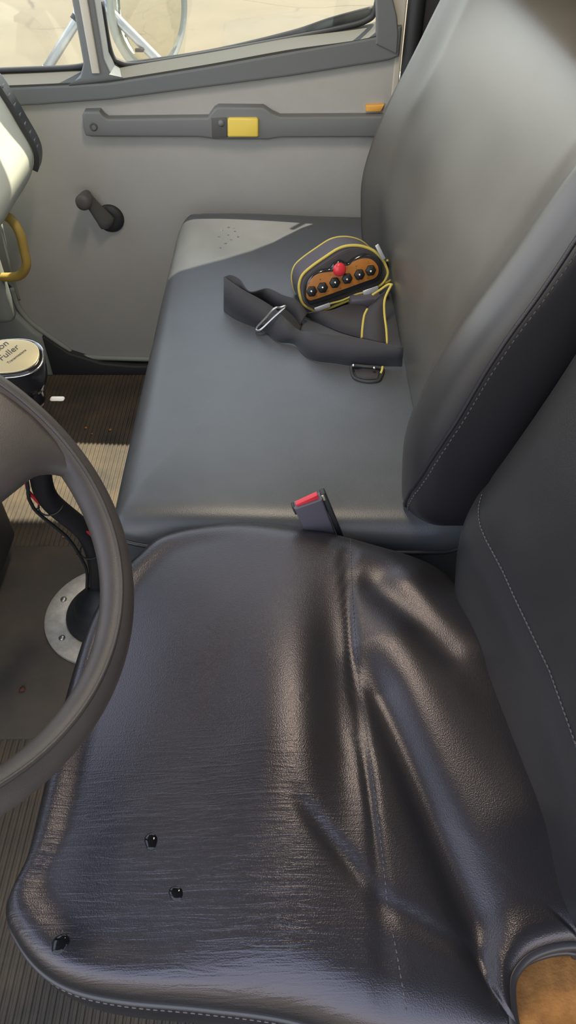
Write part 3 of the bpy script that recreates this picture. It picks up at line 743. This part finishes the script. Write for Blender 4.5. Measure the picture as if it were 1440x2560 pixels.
q = atY(233, 318, 1.92); bm = NB(); lathe(bm, [(.010, .02), (.010, .0275), (.006, .028), (.005, .024)], XZ @ Matrix.Translation((q.x, q.z, 0)), 16); obj('screw', bm, M['crank'], pb)
bm = NB(); prism(bm, dpx([(914,263),(960,261),(952,279),(915,279)], 1.94), XZ, 0, .012, .002); obj('reflector', bm, M['orange'], door, auto=40, label='amber reflector')
# window crank
ck = empty('window_crank', (0, 0, 0)); ck.parent = door; ck.matrix_parent_inverse = ROOTLOC['door_1'].inverted(); ROOTLOC[ck.name] = Matrix.Identity(4)
c0, c1 = atY(273, 553, 1.93), atY(214, 494, 1.90)
bm = NB(); lathe(bm, [(.038, -.01), (.038, .006), (.034, .011), (.02, .012)], XZ @ Matrix.Translation((c0.x, c0.z, 0)), 36); obj('escutcheon', bm, M['rubber'], ck)
bm = NB(); a0 = Vector((c0.x - .004, 1.925, c0.z - .004)); a1 = Vector((c1.x, 1.905, c1.z))
tube(bm, [a0 + (a0 - a1) * .12] + [a0.lerp(a1, i / 8) for i in range(9)], [.010] + [.024, .023, .021, .020, .018, .017, .016, .016, .015], 16, flat=.45); obj('crank_arm', bm, M['crank'], ck)
bm = NB(); lathe(bm, [(.012, .03), (.016, .045), (.019, .066), (.021, .08), (.018, .088), (.008, .090)], XZ @ Matrix.Translation((c1.x, c1.z, 0)), 24); obj('crank_knob', bm, M['crank'], ck)
# body around the door
bm = NB(); prism(bm, [(.254, .02), (.254, .90), (.250, .97), (.222, 1.05), (.226, 1.90), (.276, 1.90), (.270, 1.05), (.270, .92), (.275, .02)], XZ, -.02, .002, .004); obj('trim_1', bm, M['beige'], None, False)['kind'] = 'structure'
bm = NB(); tube(bm, [Vector((.288 + .006 * (i / 40), 1.945, .05 + 1.8 * i / 40)) for i in range(41)], .020, 12); 
for i in range(150):
    pass
obj('trim_2', bm, M['rubber'])['kind'] = 'structure'
bm = NB(); box(bm, (.48, 1.98, .94), (.36, .06, 1.90)); obj('wall_right', bm, M['dark'], None, False)['kind'] = 'structure'
bm = NB(); prism(bm, [(-1.2, .0), (-1.2, .92), (-.93, .92), (-.90, .60), (-.875, .36), (-.84, .24), (-.79, .165), (-.77, .145), (-.77, .0)], XZ, -.06, .028, .01); obj('trim_3', bm, M['kick'], None, auto=40)['kind'] = 'structure'
bm = NB(); prism(bm, [(-.77, .0), (-.77, .145), (-.70, .085), (-.60, .045), (-.5, .035), (.26, .03), (.26, .0)], XZ, -.06, .024, .006); obj('trim_6', bm, M['dark'], None, auto=40)['kind'] = 'structure'  # sill strip below the door, coloured dark to stand in for shadow there
bm = NB(); box(bm, (.66, .95, .93), (.06, 2.1, 1.96)); obj('wall_rear', bm, M['dark'], None, False)['kind'] = 'structure'
bm = NB(); box(bm, (-.27, -.17, .17), (1.86, .05, .34), None, .01); box(bm, (.46, -.17, 1.36), (.40, .05, 1.08), None, .01); obj('wall_left', bm, M['door'], None, False)['kind'] = 'structure'
bm = NB(); box(bm, (-.22, .92, 1.92), (1.75, 2.24, .05), None, .01); obj('ceiling', bm, M['head'], None, False)['kind'] = 'structure'
bm = NB(); box(bm, (-1.18, .95, .42), (.05, 2.1, .86)); obj('wall_front', bm, M['dark'], None, False)['kind'] = 'structure'
for k, y in enumerate((-.04, 1.93)):
    bm = NB(); tube(bm, [(-1.18, y, .84), (-.98, y, 1.90)], .04, 10); obj('trim_%d' % (4 + k), bm, M['beige'])['kind'] = 'structure'

# ------------------------------------------------------------------ floor
bm = NB()
def ribs(bm, x0, x1, y0, y1, z, pitch=.0125, h=.003):
    n = int((x1 - x0) / pitch); prof = []
    for i in range(n):
        x = x0 + i * pitch
        prof += [(x, z), (x + pitch * .32, z), (x + pitch * .45, z + h), (x + pitch * .87, z + h)]
    prof.append((x1, z))
    skin(bm, [[Vector((x, y, zz)) for x, zz in prof] for y in (y0, y1)], False)
ribs(bm, -1.15, .62, 1.185, 1.93, .0)
ribs(bm, -1.15, .62, -.15, .665, .0)
obj('floor', bm, M['mat'], None, False)['kind'] = 'structure'
bm = NB(); box(bm, (-.27, .925, -.004), (1.78, .524, .020), None, .006); obj('floor', bm, M['cover'], None, auto=40)['kind'] = 'structure'
bm = NB(); box(bm, (-.26, .95, -.05), (1.9, 2.2, .06)); obj('floor', bm, M['dark'], None, False)['kind'] = 'structure'

# ------------------------------------------------------------------ dashboard
dash = empty('dashboard', (-.9, 1.2, .3), 'pale grey dashboard end in sunlight at the left edge, with side vent', 'dashboard')
dp = [(-1.14, .93), (-.95, .935), (-.72, .93), (-.665, .905), (-.640, .86), (-.622, .81), (-.606, .765), (-.604, .735), (-.618, .70), (-.655, .655), (-.70, .615), (-.745, .585), (-.80, .57), (-1.14, .57)]
DP = [(p.x, p.y) for p in crv([Vector((a, b, 0)) for a, b in dp], 80, True)]
rings = []
def dring(y, ins):
    n = len(DP); out = []
    for i in range(n):
        t = (Vector(DP[(i + 1) % n]) - Vector(DP[i - 1])).normalized(); nn = Vector((t.y, -t.x))
        q = Vector(DP[i]) + nn * ins
        out.append(Vector((q.x, y, q.y)))
    return out
bm = NB()
skin(bm, [dring(.0, .0)] + [dring(1.765 + .025 * math.sin(a), .025 * (1 - math.cos(a))) for a in (0, .4, .8, 1.2, 1.5)], True, (True, True))
obj('dash_body', bm, M['dash'], dash)
# black side vent along the end of the dash
ve = [p for p in DP if p[0] > -.71 and p[1] > .70]
ve.sort(key=lambda p: -p[1])
bm = NB()
A = [Vector((x + .006, 1.772, z)) for x, z in ve]; B = [Vector((x + .002, 1.822, z)) for x, z in ve]
ribbon(bm, A, B, 40, .006); vb = obj('side_vent', bm, M['vent'], dash, auto=50, label='black louvred side vent')
aa = crv(A, 60); bb2 = crv(B, 60)
for i in range(3, 46, 4):
    bm = NB(); p, q = aa[i], bb2[i]; tube(bm, [p + Vector((.004, .006, .001)), q + Vector((.004, -.014, .001))], .0042, 6, flat=.6); obj('louver', bm, M['pull'] if i % 2 else M['kick'], vb)
bm = NB(); box(bm, (-.648, 1.735, .775), (.018, .040, .044), Matrix.Rotation(.2, 3, 'Y'), .004); obj('dash_switch', bm, M['pull'], dash)
hy = 1.72
bm = NB(); tube(bm, crv([atY(-60,530,1.74), atY(-10,535,1.74), atY(24,546,1.72), atY(48,580,1.71), atY(60,625,1.71), atY(66,662,1.71), atY(50,688,1.72), atY(15,693,1.73), atY(-50,690,1.74)], 50), .0115, 14); obj('grab_handle', bm, M['grab'], dash, label='yellow grab handle')
bm = NB(); box(bm, (-.86, 1.74, .49), (.22, .06, .34), None, .02); obj('lower_panel', bm, M['kick'], dash)
bm = NB(); tube(bm, crv([atY(2,560,1.80), atY(20,640,1.80), atY(34,700,1.81), atY(48,750,1.82)], 20), .004, 8); obj('edge_trim', bm, M['rim'], dash)
bm = NB(); box(bm, (-.785, 1.06, .28), (.25, .20, .40), None, .02); obj('center_console', bm, M['dark'], dash)

# ------------------------------------------------------------------ water drops and bits
def drop(x, y, z, r, rz, name, label, grp, e=1.25, m='water'):
    bm = NB(); rings = []
    for h, k in ((-.0003, 1.0), (.25, .97), (.55, .82), (.8, .55), (.95, .25)):
        rings.append([Vector((k * r * math.cos(a) * (1 + .10 * math.sin(3 * a + rz * 3)), k * r * e * math.sin(a), h * r * .34)) for a in [2 * math.pi * j / 24 for j in range(24)]])
    skin(bm, rings, True, (True, True)); o = obj(name, bm, M[m]); o.location = (x, y, z); o.rotation_euler = (0, 0, rz)
    return tag(o, label, 'water drop', grp)
for (a, b), r, rz, lb in (((378,2103), .0072, .3, 'dark water drop on driver cushion, the one farthest from the stitched near edge'),
                          ((441,2233), .0066, 1.1, 'rightmost of the three dark water drops on the driver cushion'),
                          ((150,2360), .0076, -.5, 'oval water drop on the corner of driver cushion next to the seam')):
    p = at(a, b, .61); z = seat_z(p.x, p.y); p = at(a, b, z); drop(p.x, p.y, seat_z(p.x, p.y) - .0002, r, rz, 'water_drop', lb, 'drops on the driver cushion', m='wet')
random.seed(9)
for a, b in ((44,62), (90,97), (137,70), (92,42), (70,157), (128,48), (20,110), (110,130), (160,110), (30,190)):
    p = Z(a, b, ZB + .005); z = bench_z(p.x, p.y); drop(p.x, p.y, z - .0002, random.uniform(.0022, .0036), random.random() * 3, 'water_droplet', 'tiny water droplet on the sunlit corner of the passenger bench', 'droplets on the bench corner')
p = at(55, 1725, .007); bm = NB(); ribbon(bm, [p + Vector((-.006, -.004, .001)), p + Vector((0, -.006, .004)), p + Vector((.007, -.003, .001))], [p + Vector((-.004, .006, .001)), p + Vector((.001, .007, .003)), p + Vector((.005, .005, .001))], 10, .0008)
tag(obj('dry_leaf', bm, M['leaf']), 'small reddish brown leaf scrap on the floor cover left of driver seat', 'leaf')
for a, b, r in ((215,1070,.004), (230,1085,.003), (276,1075,.004), (160,1345,.003)):
    p = at(a, b, .003); bm = NB(); bmesh.ops.create_icosphere(bm, subdivisions=2, radius=r)
    for v in bm.verts: v.co *= 1 + random.uniform(-.25, .25); v.co.z *= .6
    o = obj('grit', bm, M['foam']); o.location = (p.x, p.y, .0045 if b < 1200 else .008); tag(o, 'tiny tan piece of grit on the floor by the bench', 'grit', 'grit on the floor')

# ------------------------------------------------------------------ outside
bm = NB(); bmesh.ops.create_grid(bm, x_segments=1, y_segments=1, size=60, matrix=Matrix.Translation((0, 20, -1.15))); obj('ground', bm, M['tan'], None, False)['kind'] = 'structure'
mir = empty('side_mirror', (-.50, 2.25, .9), 'round convex mirror on silver tube bracket outside the passenger window', 'mirror')
ap = Vector((-.510, 2.25, .985))
bm = NB(); tube(bm, [atY(118,170,2.2), atY(195,48,2.25), ap + Vector((-.02, 0, .06))], .0125, 16); tube(bm, [atY(95,210,2.2), atY(118,170,2.2)], .0125, 16); obj('bracket_tube', bm, M['tube'], mir)
bm = NB(); tube(bm, [atY(250,0,2.25), atY(300,55,2.25), atY(395,150,2.25), atY(440,198,2.24)], .0125, 16); obj('bracket_tube', bm, M['tube'], mir)
bm = NB(); a, b = atY(250,0,2.25), atY(195,48,2.25); tube(bm, [a, a.lerp(b, .5) + Vector((0, 0, .03)), ap + Vector((-.02, 0, .06)), ap + Vector((-.02, 0, .5))], .016, 14); obj('bracket_clamp', bm, M['rubber'], mir)
q, qd = atY(190, 48, 2.25), (atY(195,48,2.25) - atY(118,170,2.2)).normalized()
bm = NB(); tube(bm, [q - qd * .006, q + qd * .006], .0145, 14); obj('tube_band', bm, M['rubber'], mir)
q, qd = atY(350, 117, 2.25), (atY(395,150,2.25) - atY(300,55,2.25)).normalized()
bm = NB(); box(bm, q + Vector((0, -.016, -.004)), (.022, .01, .008), None, .001); obj('cable_clip', bm, M['rubber'], mir)
mc = atY(372, 10, 2.38); mnz = Vector((.86, -.50, .02)).normalized(); mx_ = Vector((.5, .86, 0)).normalized(); my_ = mnz.cross(mx_)
MF = frame(mc, mx_, my_, mnz); RM = .165
bm = NB(); lathe(bm, [(RM - .012, .004), (RM - .006, .014), (RM, .010), (RM + .003, -.004), (RM - .01, -.022), (RM * .7, -.04), (.03, -.05)], MF, 72); obj('mirror_shell', bm, M['rim'], mir)
bm = NB(); lathe(bm, [(RM - .010, .006), (RM * .8, .012), (RM * .5, .018), (RM * .2, .021), (.004, .022)], MF, 72); obj('mirror_glass', bm, M['mirror'], mir)
bm = NB(); tube(bm, crv([atY(328,-40,2.33), atY(331,20,2.33), atY(331,75,2.31)], 12), .006, 10); obj('mirror_arm', bm, M['tube'], mir)

# ------------------------------------------------------------------ light
w = bpy.data.worlds.new('world'); SC.world = w; w.use_nodes = True
nt = w.node_tree; bg = nt.nodes['Background']
tc = nt.nodes.new('ShaderNodeTexCoord'); sx = nt.nodes.new('ShaderNodeSeparateXYZ'); nt.links.new(tc.outputs['Generated'], sx.inputs[0])
rp = nt.nodes.new('ShaderNodeValToRGB'); nt.links.new(sx.outputs['Z'], rp.inputs['Fac'])
rp.color_ramp.elements[0].color = (.95, .95, .92, 1); rp.color_ramp.elements[1].color = (.60, .72, .95, 1); rp.color_ramp.elements[1].position = .8
nt.links.new(rp.outputs['Color'], bg.inputs['Color']); bg.inputs['Strength'].default_value = 1.35
su = bpy.data.lights.new('sun', 'SUN'); su.energy = 4.6; su.color = (1, .90, .72); su.angle = math.radians(.6)
so = bpy.data.objects.new('sun', su); COL.objects.link(so)
so.rotation_euler = Vector((-.33, -.40, -1)).to_track_quat('-Z', 'Y').to_euler(); so.location = (2, 3, 5)

la = bpy.data.lights.new('added_streak_light', 'AREA'); la.shape = 'RECTANGLE'; la.size = .10; la.size_y = .40; la.energy = 3.6; la.color = (1, .86, .64)  # added light with no fixture, makes the tan streak on the driver cushion
lo_ = bpy.data.objects.new('added_streak_light', la); COL.objects.link(lo_); lo_.location = (.0, 1.06, 1.885)

cam = bpy.data.cameras.new('camera'); co = bpy.data.objects.new('camera', cam); COL.objects.link(co)
co.location = (0, 0, CZ); co.rotation_euler = (math.pi / 2 - TH, 0, 0)
cam.sensor_fit = 'VERTICAL'; cam.sensor_height = 36; cam.lens = 36 * F / 2560; cam.clip_start = .01; cam.clip_end = 300
SC.camera = co
SC.view_settings.view_transform = 'Standard'; SC.view_settings.look = 'None'; SC.view_settings.exposure = 1.50
